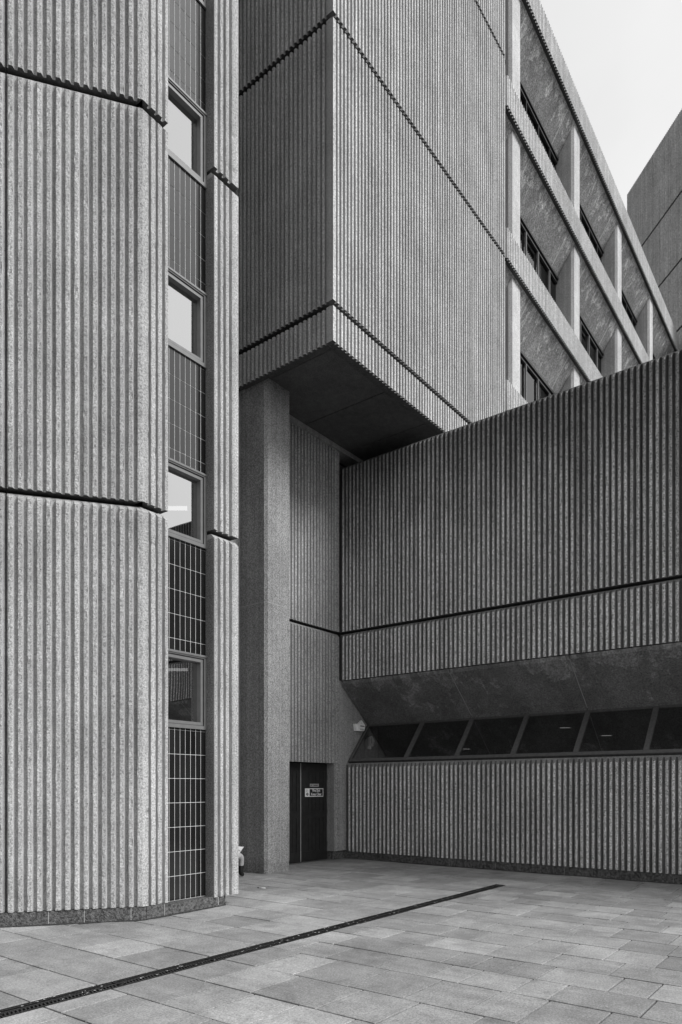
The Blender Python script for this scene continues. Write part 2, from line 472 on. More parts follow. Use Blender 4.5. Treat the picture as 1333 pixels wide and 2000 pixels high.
# window strip
WX0, WX1, YW = 5.45, PX0-.006, 7.165
wins = [(2.36,3.35),(4.78,5.77),(7.195,8.185),(9.60,10.59),(12.0,12.99),(14.4,15.39)]
zs = [.14]+[z for w in wins for z in w]+[19.0]
tw, th = .0868, .313
for z0, z1 in zip(zs[0::2], zs[1::2]):              # glazed tile panels
    q = MB(); q.box(WX0, WX1, YW+.004, YW+.06, z0, z1, 1)
    xx = WX1
    while xx > WX0:
        zz = z1-.028-th if z0 > 2 else z1-.028-th
        rows_ = [(z1-.026, z1)] if True else []
        zt = z1-.03
        while zt > z0+.01:
            zb = max(zt-th+.007, z0)
            rows_.append((zb, zt)); zt -= th
        for zb, zt in rows_:
            x0 = max(xx-tw+.008, WX0)
            q.box(x0, xx, YW, YW+.0038, zb, zt, 0)
        xx -= tw
    q.build('tile_panel', [M_TILE, M_GROUT], tower)
for z0, z1 in wins:                                 # windows: frame, sash, pane, dim room behind
    w = MB()
    yo = YW-.022
    def ring(mb, x0, x1, z0, z1, wd, ya, yb, mat=0):
        mb.box(x0, x1, ya, yb, z0, z0+wd, mat); mb.box(x0, x1, ya, yb, z1-wd, z1, mat)
        mb.box(x0, x0+wd, ya+.0005, yb, z0+wd, z1-wd, mat); mb.box(x1-wd, x1, ya+.0005, yb, z0+wd, z1-wd, mat)
    ring(w, WX0, WX1+.003, z0, z1, .048, yo, YW+.08)
    wo = w.build('window', M_FRAME, tower)
    w = MB(); ring(w, WX0, WX1-.050, z0+.052, z1-.056, .042, yo+.014, YW+.07); w.build('sash', M_FRAME, wo)
    w = MB(); ring(w, WX0, WX1-.0455, z0+.0485, z1-.0485, .005, yo+.004, YW+.05); w.build('gasket', M_BLACK, wo)
    w = MB(); w.box(WX0, WX1+.003, yo-.012, yo-.0005, z1-.030, z1-.004); w.build('drip_bar', M_FRAME, wo)
    w = MB(); w.poly([(WX0, YW+.065, z0+.08),(WX1-.07, YW+.065, z0+.08),(WX1-.07, YW+.065, z1-.08),(WX0, YW+.065, z1-.08)])
    w.build('pane', M_GLASS, wo)
q = MB()
q.poly([(5.56,8.55,0),(7.3,8.55,0),(7.3,8.55,19.3),(5.56,8.55,19.3)])
q.poly([(7.3,8.55,0),(6.68,7.33,0),(6.68,7.33,19.3),(7.3,8.55,19.3)])
for z in (2.2,4.6,7.0,9.4,11.8,14.2): q.poly([(5.56,7.26,z),(6.66,7.26,z),(7.3,8.55,z),(5.56,8.55,z)])
q.build('stairwell_lining', M_ROOM, tower)
def tube_lamp(p0, p1, r, mat, label):
    t = thing('ceiling_lamp', label, 'lamp', p0)
    q = MB(); a = Vector(p0); b_ = Vector(p1)
    q.tube((0,0,0), b_-a, r); q.build('fluorescent_tube', mat, t)
    d = (b_-a).normalized()
    q = MB(); q.tube(Vector((0,0,0))-d*.03, Vector((0,0,0))-d*.001, r*1.15); q.build('end_cap', M_FRAME, t)
    q = MB(); q.tube((b_-a)+d*.001, (b_-a)+d*.03, r*1.15); q.build('end_cap', M_FRAME, t)
    return t
tube_lamp((6.28,8.37,5.605),(6.64,7.90,5.605),.03,M_LAMP,'white fluorescent tube glowing behind the bright tower window at the panel joint')
tube_lamp((6.29,8.37,3.285),(6.65,7.90,3.285),.022,M_LAMP2,'white fluorescent tube glowing behind the lowest, dark tower window')

# ================================================================== LOW WING (right)
wing = thing('low_wing', 'low dark ribbed concrete wing with raked dark windows and a recessed door', 'building')
XW, YD = 12.258, 9.493
XLP = 12.463
FW = frame((XW, YD), (0,-1), (-1,0))               # t = YD - y
FL = frame((XLP, YD), (0,-1), (-1,0))
seams = [0.0, 1.513]+[1.513+1.205*k for k in range(1, 10)]
random.seed(11)
def rib_from(t0, t1, first=0.):
    return even_ribs(t0+first, t1, .1004, .045)
for i, (a, b_) in enumerate(zip(seams, seams[1:])):
    for (z0, z1) in ((J1+GAP, 8.66), (3.945, J1-GAP)):
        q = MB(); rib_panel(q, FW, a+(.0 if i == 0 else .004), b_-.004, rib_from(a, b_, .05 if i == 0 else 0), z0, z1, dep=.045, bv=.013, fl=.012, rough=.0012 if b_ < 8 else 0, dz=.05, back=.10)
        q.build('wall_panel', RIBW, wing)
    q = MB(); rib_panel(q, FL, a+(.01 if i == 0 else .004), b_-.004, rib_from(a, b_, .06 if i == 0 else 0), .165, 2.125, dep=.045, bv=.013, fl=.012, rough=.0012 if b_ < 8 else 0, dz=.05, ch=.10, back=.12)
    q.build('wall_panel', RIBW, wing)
T1 = seams[-1]
# sloping dark fascia between the ribbed band and the windows
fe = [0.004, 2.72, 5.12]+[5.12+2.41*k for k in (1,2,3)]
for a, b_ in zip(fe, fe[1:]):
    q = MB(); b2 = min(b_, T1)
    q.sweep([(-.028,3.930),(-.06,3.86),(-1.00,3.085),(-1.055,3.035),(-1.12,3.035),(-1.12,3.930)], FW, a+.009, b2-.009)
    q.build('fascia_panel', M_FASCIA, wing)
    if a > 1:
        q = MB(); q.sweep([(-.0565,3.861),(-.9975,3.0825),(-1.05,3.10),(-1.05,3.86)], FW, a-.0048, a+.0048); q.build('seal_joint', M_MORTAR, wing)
# raked windows
sill_x, sill_z, head_x, head_z = 12.575, 2.15, 13.36, 3.06
def rk(s, off=0.):                                  # point on the glazing slope (off = outwards)
    L = math.hypot(head_x-sill_x, head_z-sill_z); nx, nz = -(head_z-sill_z)/L, (head_x-sill_x)/L
    return (sill_x+(head_x-sill_x)*s+nx*off, sill_z+(head_z-sill_z)*s+nz*off)
mull_y = [YD-.02]+[7.985-1.205*k for k in range(0, 9)]
for a, b_ in zip(mull_y, mull_y[1:]):
    q = MB()
    def rail(s0, s1, ya, yb, o0, o1, mb):
        P = [rk(s0,o0), rk(s1,o0), rk(s1,o1), rk(s0,o1)]
        mb.poly([(x,ya,z) for x,z in P]); mb.poly([(x,yb,z) for x,z in P[::-1]])
        for k in range(4):
            p, r = P[k], P[(k+1)%4]; mb.poly([(p[0],ya,p[1]),(r[0],ya,r[1]),(r[0],yb,r[1]),(p[0],yb,p[1])])
    rail(0., .065, a, b_, -.02, .03, q); rail(.93, 1.0, a, b_, -.02, .03, q)
    rail(.0655, .9295, a-.045, a, -.02, .034, q); rail(.0655, .9295, b_, b_+.045, -.02, .034, q)
    wo = q.build('window', M_DFRAME, wing)
    q = MB(); s0, s1 = rk(.06), rk(.94)
    q.poly([(s0[0],a-.04,s0[1]),(s0[0],b_+.04,s0[1]),(s1[0],b_+.04,s1[1]),(s1[0],a-.04,s1[1])]); q.build('pane', M_GLASSD, wo)
q = MB(); q.sweep([(-.25,2.05),(-.31,2.06),(-.36,2.148),(-.55,2.148),(-.55,2.0),(-.3,2.0)], FW, .012, T1)
q.build('window_sill', M_PLINTH, wing)
# plinth of coursed blocks
q = MB(); y = YD+.045; random.seed(2)
while y > -2.4:
    l = random.choice([.44,.44,.45,.5]); q.box(12.482+random.uniform(0,.006), 12.72, y-l+.006, y, 0, .166); y -= l
q.build('plinth', M_PLINTH, wing)
q = MB(); q.box(12.492, 12.70, -2.4, 9.30, .003, .150); q.build('mortar_joint', M_MORTAR, wing)
# inner mass and room
q = MB(); yl = YD-T1+.02
q.box(XW+.16, 23, yl, YD-.03, 3.95, 8.58)
q.box(12.64, 23, yl, YD-.03, .01, 1.98)
q.box(16.5, 23, yl, YD-.03, 1.985, 3.945)
q.box(13.0, 16.4, yl, yl+.1, 1.99, 3.94)
q.box(13.76, 17.0, YD+.01, YD+.2, 1.99, 3.94)
q.box(10.0, 13.9, YD+.36, YD+.6, 2.31, 9.0)
q.box(XW+.15, 13.9, YD-.02, YD+.35, 3.96, 8.6)
q.build('inner_wall', M_CORE, wing)
q = MB(); q.box(XW+.05, 23.2, yl, YD-.2, 8.585, 8.62); q.build('roof', M_SOFFIT, wing)
M_LAMP3 = lamp_mat('ceiling_tube_far', .35)
tube_lamp((14.6,7.68,2.475),(14.70,7.55,2.475),.007,M_LAMP3,'short lit tube low inside the third raked dark window from the door')
tube_lamp((14.6,5.39,2.85),(14.73,5.22,2.85),.008,M_LAMP3,'thin lit tube high inside the fourth raked dark window from the door')
tube_lamp((14.6,4.53,2.645),(14.72,4.37,2.645),.008,M_LAMP3,'thin lit tube inside the fifth raked dark window from the door')
# door wall (recess) -------------------------------------------------
FD = frame((0, YD), (1,0), (0,-1))                  # t = x
random.seed(12)
dribs = [(9.98+.1015*k, 9.98+.1015*k+.045) for k in range(0, 21)]
x0d, x1d = 9.95, 12.075
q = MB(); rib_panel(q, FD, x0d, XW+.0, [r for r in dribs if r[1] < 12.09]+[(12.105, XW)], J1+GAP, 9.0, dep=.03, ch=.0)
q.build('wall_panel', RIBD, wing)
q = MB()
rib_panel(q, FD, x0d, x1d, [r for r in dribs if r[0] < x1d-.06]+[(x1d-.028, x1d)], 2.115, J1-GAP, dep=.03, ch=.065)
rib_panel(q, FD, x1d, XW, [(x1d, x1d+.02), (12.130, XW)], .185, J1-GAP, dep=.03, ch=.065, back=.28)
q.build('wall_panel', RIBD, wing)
q = MB(); q.prism([(XW+.002, YD+.002),(13.75,YD+.002),(13.75,YD+.2),(XW+.002,YD+.2)], .185, 3.95); q.build('side_wall', M_SMOOTH, wing)
q = MB(); q.box(12.10, 12.74, YD+.05, YD+.3, 0, .178); q.build('plinth', M_PLINTH, wing)
q = MB(); q.box(8.3, 9.94, YD+.085, YD+.4, 0, 9.1); q.build('side_wall', M_SMOOTH, wing)
q = MB(); q.box(9.3, 14, YD-.05, YD+.3, 9.005, 9.105); q.build('head_beam', M_SMOOTH, wing)
# door
DY = YD+.215
for k, (a, b_) in enumerate(((11.197, 12.07), (10.315, 11.175))):
    q = MB(); q.box(a, b_, DY, DY+.05, .015, 2.10)
    do = q.build('door', M_DOOR, wing)
    # rails and stiles proud of the boarded panels
    q = MB(); st = .12
    q.box(a, b_, DY-.016, DY-.0005, 1.93, 2.10); q.box(a, b_, DY-.016, DY-.0005, .015, .22); q.box(a+st+.0005, b_-st-.0005, DY-.016, DY-.0005, .93, 1.08)
    q.box(a, a+st, DY-.016, DY-.0005, .2205, 1.9295); q.box(b_-st, b_, DY-.016, DY-.0005, .2205, 1.9295)
    q.build('door_rail', M_DOOR, do)
    q = MB(); nb = 5; w = (b_-a-2*st)/nb
    for i in range(nb):
        for (z0, z1) in ((.2205,.9295),(1.0805,1.9295)):
            q.box(a+st+i*w+.005, a+st+(i+1)*w-.005, DY-.008, DY-.0004, z0+.004, z1-.004)
    q.build('door_board', M_DOOR, do)
    if k == 0:
        q = MB()
        for z in (.35,1.05,1.8): q.box(b_-.012, b_+.006, DY-.03, DY-.0165, z-.05, z+.05)
        q.build('hinge', M_HINGE, do)
        q = MB(); q.box(a-.020, a-.002, DY-.022, DY+.02, .02, 2.095); q.build('meeting_strip', M_STRIP, do)
q = MB(); q.box(10.0, 12.074, DY+.02, DY+.07, 2.1005, 2.3); q.box(10.0, 12.3, DY+.07, DY+.12, 0, 2.3); q.build('door_frame', M_BLACK, wing)
q = MB(); q.box(10.25, 12.08, YD+.1, DY+.07, -.003, .006); q.build('threshold', M_PLINTH, wing)

# ================================================================== COLUMN
colm = thing('concrete_column', 'square bush-hammered concrete column with a chamfered edge under the overhang beside the door', 'column')
cx0, cx1, cy0, cy1 = 9.319, 9.978, 8.91, 9.573
chm = .05
def colplan(e=0.):
    return [(cx0-e+chm, cy0-e),(cx1+e-.02, cy0-e),(cx1+e, cy0-e+.02),(cx1+e, cy1),(cx0-e, cy1),(cx0-e, cy0-e+chm)]
q = MB(); q.prism(colplan(), .19, 4.985); q.prism(colplan(), 4.995, 9.108); q.build('shaft', M_COL, colm)
q = MB(); q.prism(colplan(-.006), 0.001, .186); q.build('base', M_COL, colm)
q = MB(); q.box(9.713,9.722,cy0-.0012,cy0+.02,.2,4.98); q.build('joint_line', M_MORTAR, colm)
q = MB(); q.box(9.713,9.722,cy0-.0012,cy0+.02,5.0,9.0); q.build('joint_line', M_MORTAR, colm)
q = MB(); q.prism(colplan(-.002), 4.9845, 4.9955); q.build('joint_line', M_MORTAR, colm)
q = MB(); q.prism(colplan(-.006), .1855, .1905); q.build('joint_line', M_MORTAR, colm)

# ================================================================== UPPER OFFICE BLOCK
block = thing('office_block', 'tall ribbed concrete block overhanging the corner, with rows of deep set windows and light fins', 'building')
XB, YB = 9.18, 7.239
FL2 = frame((XB, YB), (0,1), (-1,0))                # left (shaded) face, t = y - YB
FR = frame((XB, YB), (1,0), (0,-1))                 # right (lit) face, t = x - XB
ZB = 9.05
blev = [(ZB, 9.645), (9.735, 14.46), (14.555, 19.28), (19.375, 22.75)]
TR = 6.87
random.seed(31)
for z0, z1 in blev:
    ribs = [(0, .085)]+[(.128+.1025*k, .128+.1025*k+.045) for k in range(int((TR-.13)/.1025))]
    cuts = [0, 2.43, 4.89, TR]                      # three panels with fine vertical joints
    for a, b_ in zip(cuts, cuts[1:]):
        rr = [r for r in ribs if r[0] >= a-1e-6 and r[1] < b_]
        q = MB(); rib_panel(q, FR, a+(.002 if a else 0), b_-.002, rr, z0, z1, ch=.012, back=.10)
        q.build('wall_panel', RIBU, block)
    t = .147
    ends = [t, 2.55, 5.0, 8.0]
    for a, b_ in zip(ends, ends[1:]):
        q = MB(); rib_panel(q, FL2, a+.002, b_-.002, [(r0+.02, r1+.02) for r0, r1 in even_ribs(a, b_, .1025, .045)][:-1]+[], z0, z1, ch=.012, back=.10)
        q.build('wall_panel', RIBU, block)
q = MB(); q.box(XB+.17, XB+TR+.0, YB+.17, 15.2, 9.2, 22.7); q.box(XB+TR+.002, 38, YB+1.25, 15.2, 8.7, 22.6); q.build('inner_wall', M_CORE, block)
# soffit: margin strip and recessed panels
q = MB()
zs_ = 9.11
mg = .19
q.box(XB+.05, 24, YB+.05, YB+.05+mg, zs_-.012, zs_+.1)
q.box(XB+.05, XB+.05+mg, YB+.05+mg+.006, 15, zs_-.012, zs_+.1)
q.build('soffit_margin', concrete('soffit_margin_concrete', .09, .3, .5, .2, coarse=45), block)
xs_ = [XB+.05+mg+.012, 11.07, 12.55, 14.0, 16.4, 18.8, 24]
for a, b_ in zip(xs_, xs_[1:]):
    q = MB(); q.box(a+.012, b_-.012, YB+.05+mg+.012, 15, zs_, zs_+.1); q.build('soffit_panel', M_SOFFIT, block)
# office bays, turned a little from the ribbed wall
AF = R(.9)
FB = frame((XB+TR, YB), (math.cos(AF), math.sin(AF)), (math.sin(AF), -math.cos(AF)))
TE = 20.4
bands = [(10.82,11.575),(14.555,15.30),(18.29,19.03),(22.02,22.80)]
finT = [.63+4.745*k for k in range(5)]
fw = .575
bay = [(.005, finT[0]+fw/2)]+[(finT[k]+fw/2, (finT[k+1]+fw/2) if k < 4 else TE) for k in range(5)]
seg = [.004, .63+2.37+.29]+[.63+2.37+.29+2.3725*k for k in range(1, 8)]
seg[-1] = min(seg[-1], TE)
for bi, (z0, z1) in enumerate(bands):
    for a, b_ in zip(seg, seg[1:]):
        q = MB(); rib_panel(q, FB, a+.002, b_-.002, even_ribs(a, b_, .1025, .045), z0, z1, ch=.012, back=.14)
        q.build('ribbed_band', RIBB, block)
    if bi < 3:
        q = MB(); q.sweep([(-.19,z0+.02),(-.74,z0+.02),(-.74,z1-.04),(-.19,z1-.03)], FB, .004, TE); q.build('window_sill', M_SMOOTH, block)
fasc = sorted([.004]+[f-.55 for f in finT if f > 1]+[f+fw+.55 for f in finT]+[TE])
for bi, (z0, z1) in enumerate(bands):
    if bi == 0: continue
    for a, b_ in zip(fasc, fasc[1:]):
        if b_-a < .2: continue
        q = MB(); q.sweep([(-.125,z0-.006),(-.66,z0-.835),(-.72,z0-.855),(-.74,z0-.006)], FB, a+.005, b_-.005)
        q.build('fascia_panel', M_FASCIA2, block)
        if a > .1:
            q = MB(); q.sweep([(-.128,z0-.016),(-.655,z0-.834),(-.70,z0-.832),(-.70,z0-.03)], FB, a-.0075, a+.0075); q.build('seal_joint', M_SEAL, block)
    zl = bands[bi-1][1]
    for k, f in enumerate(finT):
        q = MB(); z_lo = zl-.05
        # plan of the fin in (t,d), cut under the slope of the fascia
        plan = [(f+.015,-.72),(f,-.5),(f,-.24),(f+.05,-.155),(f+fw-.02,-.155),(f+fw,-.175),(f+fw,-.72)]
        def slope(d): return z0-.006+(d+.125)*(.829/.535)-.004
        pts = plan; n_ = len(pts)
        q.poly([FB(t,d,z_lo) for t,d in pts]); q.poly([FB(t,d,slope(d)) for t,d in pts])
        for i in range(n_):
            p, r = pts[i], pts[(i+1)%n_]
            q.poly([FB(*p,z_lo),FB(*r,z_lo),FB(*r,slope(r[1])),FB(*p,slope(p[1]))])
        q.build('fin', M_FIN, block)
    # windows between the fins
    fl_ = [-.55]+finT
    for k, f in enumerate(fl_):
        ta = (f+fw+.004) if k else .004
        tb = (fl_[k+1]-.004 if k+1 < len(fl_) else TE)
        if tb-ta < .2: continue
        zh, zl2 = z0-.858, zl-.035
        q = MB(); q.sweep([(-.62,zh),(-.62,zh-.07),(-.73,zh-.07),(-.73,zh)], FB, ta, tb)
        q.sweep([(-.66,zh-.115),(-.66,zh-.16),(-.73,zh-.16),(-.73,zh-.115)], FB, ta, tb)
        q.sweep([(-.62,zl2),(-.62,zl2+.06),(-.73,zl2+.06),(-.73,zl2)], FB, ta, tb)
        wo = q.build('window', M_BLKFRAME, block)
        q = MB(); q.poly([FB(ta,-.715,zl2),FB(tb,-.715,zl2),FB(tb,-.715,zh),FB(ta,-.715,zh)]); q.build('pane', M_GLASSF, wo)
        if tb-ta > 1:
            m_ = ta+.715
            while m_ < tb-.1:
                q = MB(); q.sweep([(-.645,zl2+.061),(-.645,zh-.161),(-.70,zh-.161),(-.70,zl2+.061)], FB, m_-.014, m_+.014); m_ += .92
                q.build('mullion', M_BLKFRAME if bi == 3 else M_WFRAME, wo)
q = MB(); q.sweep([(-.19,22.72),(-.19,22.76),(-7.5,22.76),(-7.5,22.72)], FB, .0, TE); q.build('roof', M_SOFFIT, block)

# ================================================================== FAR WING (beyond, 45 degrees to the grid)
far = thing('far_block', 'distant plain ribbed concrete block beyond the office roofline at the right edge', 'building')
LF = 38.0
fx, fy = LF*1.04095, LF*.28736
ftop = 1.6+LF*.84446
FX = frame((fx, fy), (-.7071,-.7071), (-.7071,.7071))
random.seed(8)
fj = [8.0, 13.8, 17.0, 20.2, 23.4, 26.6, 29.8, ftop]
for z0, z1 in zip(fj, fj[1:]):
    q = MB(); rib_panel(q, FX, 0, 6.6, even_ribs(0, 6.6, .1025, .05), z0+(.05 if z0 > 9 else 0), z1-.05*(z1 < ftop), dep=.04, ch=.01, back=.15)
    q.build('wall_panel', M_FAR, far)
q = MB(); a = lambda t, d: FX(t, d, 0)[:2]
q.prism([a(.02,-.17), a(6.6,-.17), a(6.6,-7), a(.02,-7)], 8.0, ftop-.03); q.build('inner_wall', M_CORE, far)

# ================================================================== SIGNS AND FITTINGS
def text_mesh(name, body, size, mat, parent, loc, rot, extr=.0008, align='CENTER', sx=1.):
    cu = bpy.data.curves.new(name, 'FONT'); cu.body = body; cu.size = size; cu.align_x = align; cu.align_y = 'CENTER'; cu.extrude = extr
    cu.offset = size*.018
    ob = bpy.data.objects.new(name+'_tmp', cu); COL.objects.link(ob)
    bpy.context.view_layer.update()
    dg = bpy.context.evaluated_depsgraph_get()
    me = bpy.data.meshes.new_from_object(ob.evaluated_get(dg)); bpy.data.objects.remove(ob)
    me.materials.clear(); me.materials.append(mat)
    o = bpy.data.objects.new(name, me); COL.objects.link(o); o.parent = parent
    o.location = loc; o.rotation_euler = rot; o.scale = (sx,1,1)
    return o
UP = (R(90),0,0)                                    # lettering upright, facing -y
SY = DY-.0205
sg = thing('fire_exit_sign', 'white bordered black sign reading Fire Exit Keep Clear on the dark door', 'sign', (11.63,SY,1.475))
q = MB(); q.box(-.305,.305,-.0005,.004,-.09,.09); q.build('board', M_WHITE, sg)
q = MB(); q.box(-.155,.288,-.0018,-.0006,-.074,.074); q.build('black_panel', M_SIGNBLK, sg)
text_mesh('lettering', 'Fire Exit\nKeep Clear', .078, M_WHITE, sg, (.066,-.0026,.002), UP, sx=.98)
q = MB()
ce = (-.232,-.034)
pts = [(ce[0]+.034*math.cos(k*math.pi/12), -.0016, ce[1]+.034*math.sin(k*math.pi/12)) for k in range(24)]
q.poly(pts, 0)
q.build('mandatory_disc', M_SIGNBLK, sg)
q = MB(); q.box(ce[0]-.005,ce[0]+.005,-.0026,-.0018,ce[1]-.008,ce[1]+.024); q.box(ce[0]-.005,ce[0]+.005,-.0026,-.0018,ce[1]-.024,ce[1]-.014); q.build('exclamation_mark', M_WHITE, sg)
q = MB()
for (x0,x1,z0,z1) in ((-.262,-.254,.012,.070),(-.250,-.226,.062,.070),(-.226,-.204,.050,.058),(-.240,-.206,.036,.042),(-.252,-.230,.024,.030),(-.224,-.204,.014,.022)):
    q.box(x0,x1,-.0018,-.0006,z0,z1)
q.build('running_figure_mark', M_SIGNGRY, sg)
pl = thing('door_plate', 'small pale grey plate with faint dark lettering above the exit sign', 'sign', (11.635,SY,1.632))
q = MB(); q.box(-.15,.15,-.0005,.004,-.033,.033); q.build('plate', M_SIGNGRY, pl)
q = MB()
for (x0,x1,z0,z1) in ((-.118,-.098,-.012,.014),(-.085,-.075,-.004,.004),(-.03,-.018,-.010,.006),(-.012,.006,-.012,.008),(.012,.030,-.010,.008),(.036,.052,-.012,.010),(.058,.078,-.010,.006),(.084,.104,-.012,.008)):
    q.box(x0,x1,-.0012,-.0006,z0,z1)
q.build('lettering', M_SIGNBLK, pl)

al = thing('alarm_box', 'white pentagonal burglar alarm box on the concrete beside the raked windows', 'alarm box', (12.955,YD-.05,2.98))
pent = [(0,.135),(.135,.035),(.108,-.10),(-.085,-.11),(-.115,.05)]
def ext(pts, y0, y1, mb, mat=0):
    n_ = len(pts)
    mb.poly([(x,y0,z) for x,z in pts], mat); mb.poly([(x,y1,z) for x,z in pts[::-1]], mat)
    for i in range(n_):
        p, r = pts[i], pts[(i+1)%n_]; mb.poly([(p[0],y0,p[1]),(p[0],y1,p[1]),(r[0],y1,r[1]),(r[0],y0,r[1])], mat)
q = MB(); ext(pent, -.06, -.008, q); q.build('cover', M_WHITE, al)
q = MB(); ext([(x*1.02-.035,z*.98-.005) for x,z in [(0,.07),(.10,.035),(.10,-.10),(-.11,-.105),(-.14,.055)]], -.0075, .05, q); q.build('back_plate', M_WHITE, al)
q = MB(); q.box(-.055,.10,-.0625,-.0605,-.006,.012); q.build('name_strip', M_SIGNBLK, al)
q = MB(); q.box(-.07,.095,-.0625,-.0605,-.092,-.055); q.build('lower_strip', M_PALE, al)
q = MB(); q.box(-.03,-.012,-.0625,-.0605,.055,.085); q.build('emblem', M_PALE, al)

# small litter
ci = thing('cigarette_end', 'white cigarette end lying on the paving in front of the column', 'cigarette', (7.99,7.72,.006))
q = MB(); q.tube((-.015,.06,0),(.015,-.05,0),.006); q.build('paper_tube', M_WHITE, ci)
q = MB(); q.tube((-.0155,.062,0),(-.022,.085,0),.0055); q.build('burnt_tip', M_BLACK, ci)
random.seed(77)
q = MB()
for k in range(320):                                # scraps of leaf and paper in and by the drain
    if k < 150:
        x = random.uniform(2.0, 10.6); y = random.uniform(DR_Y0+.01, DR_Y1-.01)
    elif k < 260:
        x = random.uniform(3, 12.4); y = random.uniform(1.5, 9)
    else:
        x = 12.475-abs(random.gauss(0,.02)); y = random.uniform(2.5, 9.3)
    r = random.uniform(.004,.011); a0 = random.uniform(0,6.28); z = .004+random.uniform(0,.002)
    p = [(x+r*random.uniform(.6,1.5)*math.cos(a0+i*1.257), y+r*random.uniform(.5,1.2)*math.sin(a0+i*1.257), z+random.uniform(-.0015,.002)) for i in range(5)]
    q.poly(p)
tag(q.build('scattered_litter', M_MORTAR, recalc=False), 'pale scraps of litter scattered along the drain and paving', 'litter', kind='stuff')

random.seed(41)
def foot_dirt(pts, wmax, n_=60):
    q = MB(); q2 = []
    L = [0]
    for a, b_ in zip(pts, pts[1:]): L.append(L[-1]+math.dist(a, b_))
    def at(sv):
        for i in range(len(L)-1):
            if sv <= L[i+1] or i == len(L)-2:
                u = (sv-L[i])/(L[i+1]-L[i]); a, b_ = pts[i], pts[i+1]
                d = ((b_[0]-a[0])/(L[i+1]-L[i]), (b_[1]-a[1])/(L[i+1]-L[i]))
                return (a[0]+(b_[0]-a[0])*u, a[1]+(b_[1]-a[1])*u), (d[1], -d[0])
    prev = None
    m = int(L[-1]/.035)
    w = .02
    for k in range(m+1):
        p, nn = at(L[-1]*k/m); w = min(max(w+random.uniform(-.012,.012), .006), wmax)
        cur = ((p[0]-nn[0]*.01, p[1]-nn[1]*.01, .010+random.uniform(0,.006)), (p[0]+nn[0]*w, p[1]+nn[1]*w, .0025))
        if prev: q.poly([prev[0], prev[1], cur[1], cur[0]])
        prev = cur
    return q
tag(foot_dirt([fb(-5,-.014), fb(-.10,-.014), (5.22,7.014), (5.53,7.014), (6.52,7.02), (6.58,7.05)], .045).build('grit', M_GRIT, recalc=False), 'dark grit and moss along the foot of the pale stair tower', 'grit', kind='stuff')
tag(foot_dirt([(12.10,YD+.05),(12.48,YD+.05),(12.482,9.3),(12.482,-2)], .05).build('grit', M_GRIT, recalc=False), 'dark grit and moss along the foot of the dark low wing', 'grit', kind='stuff')
# ================================================================== SEATED PERSON (knee, boot and book show past the tower)
M_SKIN = simple('skin', .38, .55, .4, .08, 20); M_CLOTH = simple('dark_coat', .03, .9, .2, .3, 40); M_HAIR = simple('dark_hair', .02, .6, .4, .3, 80)
M_BOOT = simple('black_boot', .012, .5, .4, .2, 30); M_PAPER = simple('paper', .6, .8, .3, .05, 20)
def skin_mesh(name, verts, edges, radii, mat, parent, sub=2):
    me = bpy.data.meshes.new(name); me.from_pydata(verts, edges, [])
    o = bpy.data.objects.new(name, me); COL.objects.link(o)
    sk = o.modifiers.new('skin', 'SKIN')
    for i, r in enumerate(radii):
        me.skin_vertices[0].data[i].radius = (r, r)
    me.skin_vertices[0].data[0].use_root = True
    ss = o.modifiers.new('sub', 'SUBSURF'); ss.levels = sub; ss.render_levels = sub
    bpy.context.view_layer.update()
    dg = bpy.context.evaluated_depsgraph_get()
    m2 = bpy.data.meshes.new_from_object(o.evaluated_get(dg)); bpy.data.objects.remove(o)
    m2.materials.clear(); m2.materials.append(mat)
    for p in m2.polygons: p.use_smooth = True
    o = bpy.data.objects.new(name, m2); COL.objects.link(o); o.parent = parent
    return o
pr = thing('person', 'person in black boots sitting behind the tower pier, bare knee showing', 'person', (8.27,9.09,.32))
V = []; E_ = []; RR = []
def vtx(p, r, prev=None):
    V.append(p); RR.append(r)
    if prev is not None: E_.append((prev, len(V)-1))
    return len(V)-1
pel = vtx((0,0,.10), .14)
sp1 = vtx((-.02,0,.28), .125, pel); sp2 = vtx((-.01,0,.44), .14, sp1); nk0 = vtx((.02,0,.55), .07, sp2); nk1 = vtx((.05,0,.61), .052, nk0)
hd0 = vtx((.08,0,.68), .075, nk1); hd1 = vtx((.085,0,.76), .088, hd0); hd2 = vtx((.075,0,.83), .06, hd1)
vtx((.165,0,.735), .016, hd1)                        # nose
for s in (-1, 1): vtx((.075,s*.088,.75), .016, hd1)  # ears
knees = []
for s, dx in ((-1, 0.), (1, .02)):
    hp = vtx((.05,s*.09,.085), .095, pel); mt = vtx((.28+dx,s*.10,.075), .075, hp); kn = vtx((.487+dx,s*.105,.048), .074, mt)
    cf = vtx((.495+dx,s*.105,-.07), .052, kn); an = vtx((.475+dx,s*.105,-.25), .036, cf); toe = vtx((.54+dx,s*.11,-.285), .026, an)
    sh = vtx((0,s*.17,.49), .062, sp2); el = vtx((.10,s*.225,.27), .044, sh); wr = vtx((.335,s*.115,.185), .028, el)
    pm = vtx((.395,s*.095,.17), .030, wr)
    for f in range(4):                               # fingers curled under the booklet
        l = (.036,.042,.040,.030)[f]; yy = s*(.095-.024*(f-1.5)*-1)
        a1 = vtx((.43,yy,.155), .010, pm); a2 = vtx((.43+l*.7,yy,.140), .009, a1); vtx((.43+l*1.1,yy,.155), .008, a2)
    t1 = vtx((.395,s*.06,.195), .011, pm); vtx((.425,s*.045,.205), .009, t1)
skin_mesh('body', V, E_, RR, M_SKIN, pr)
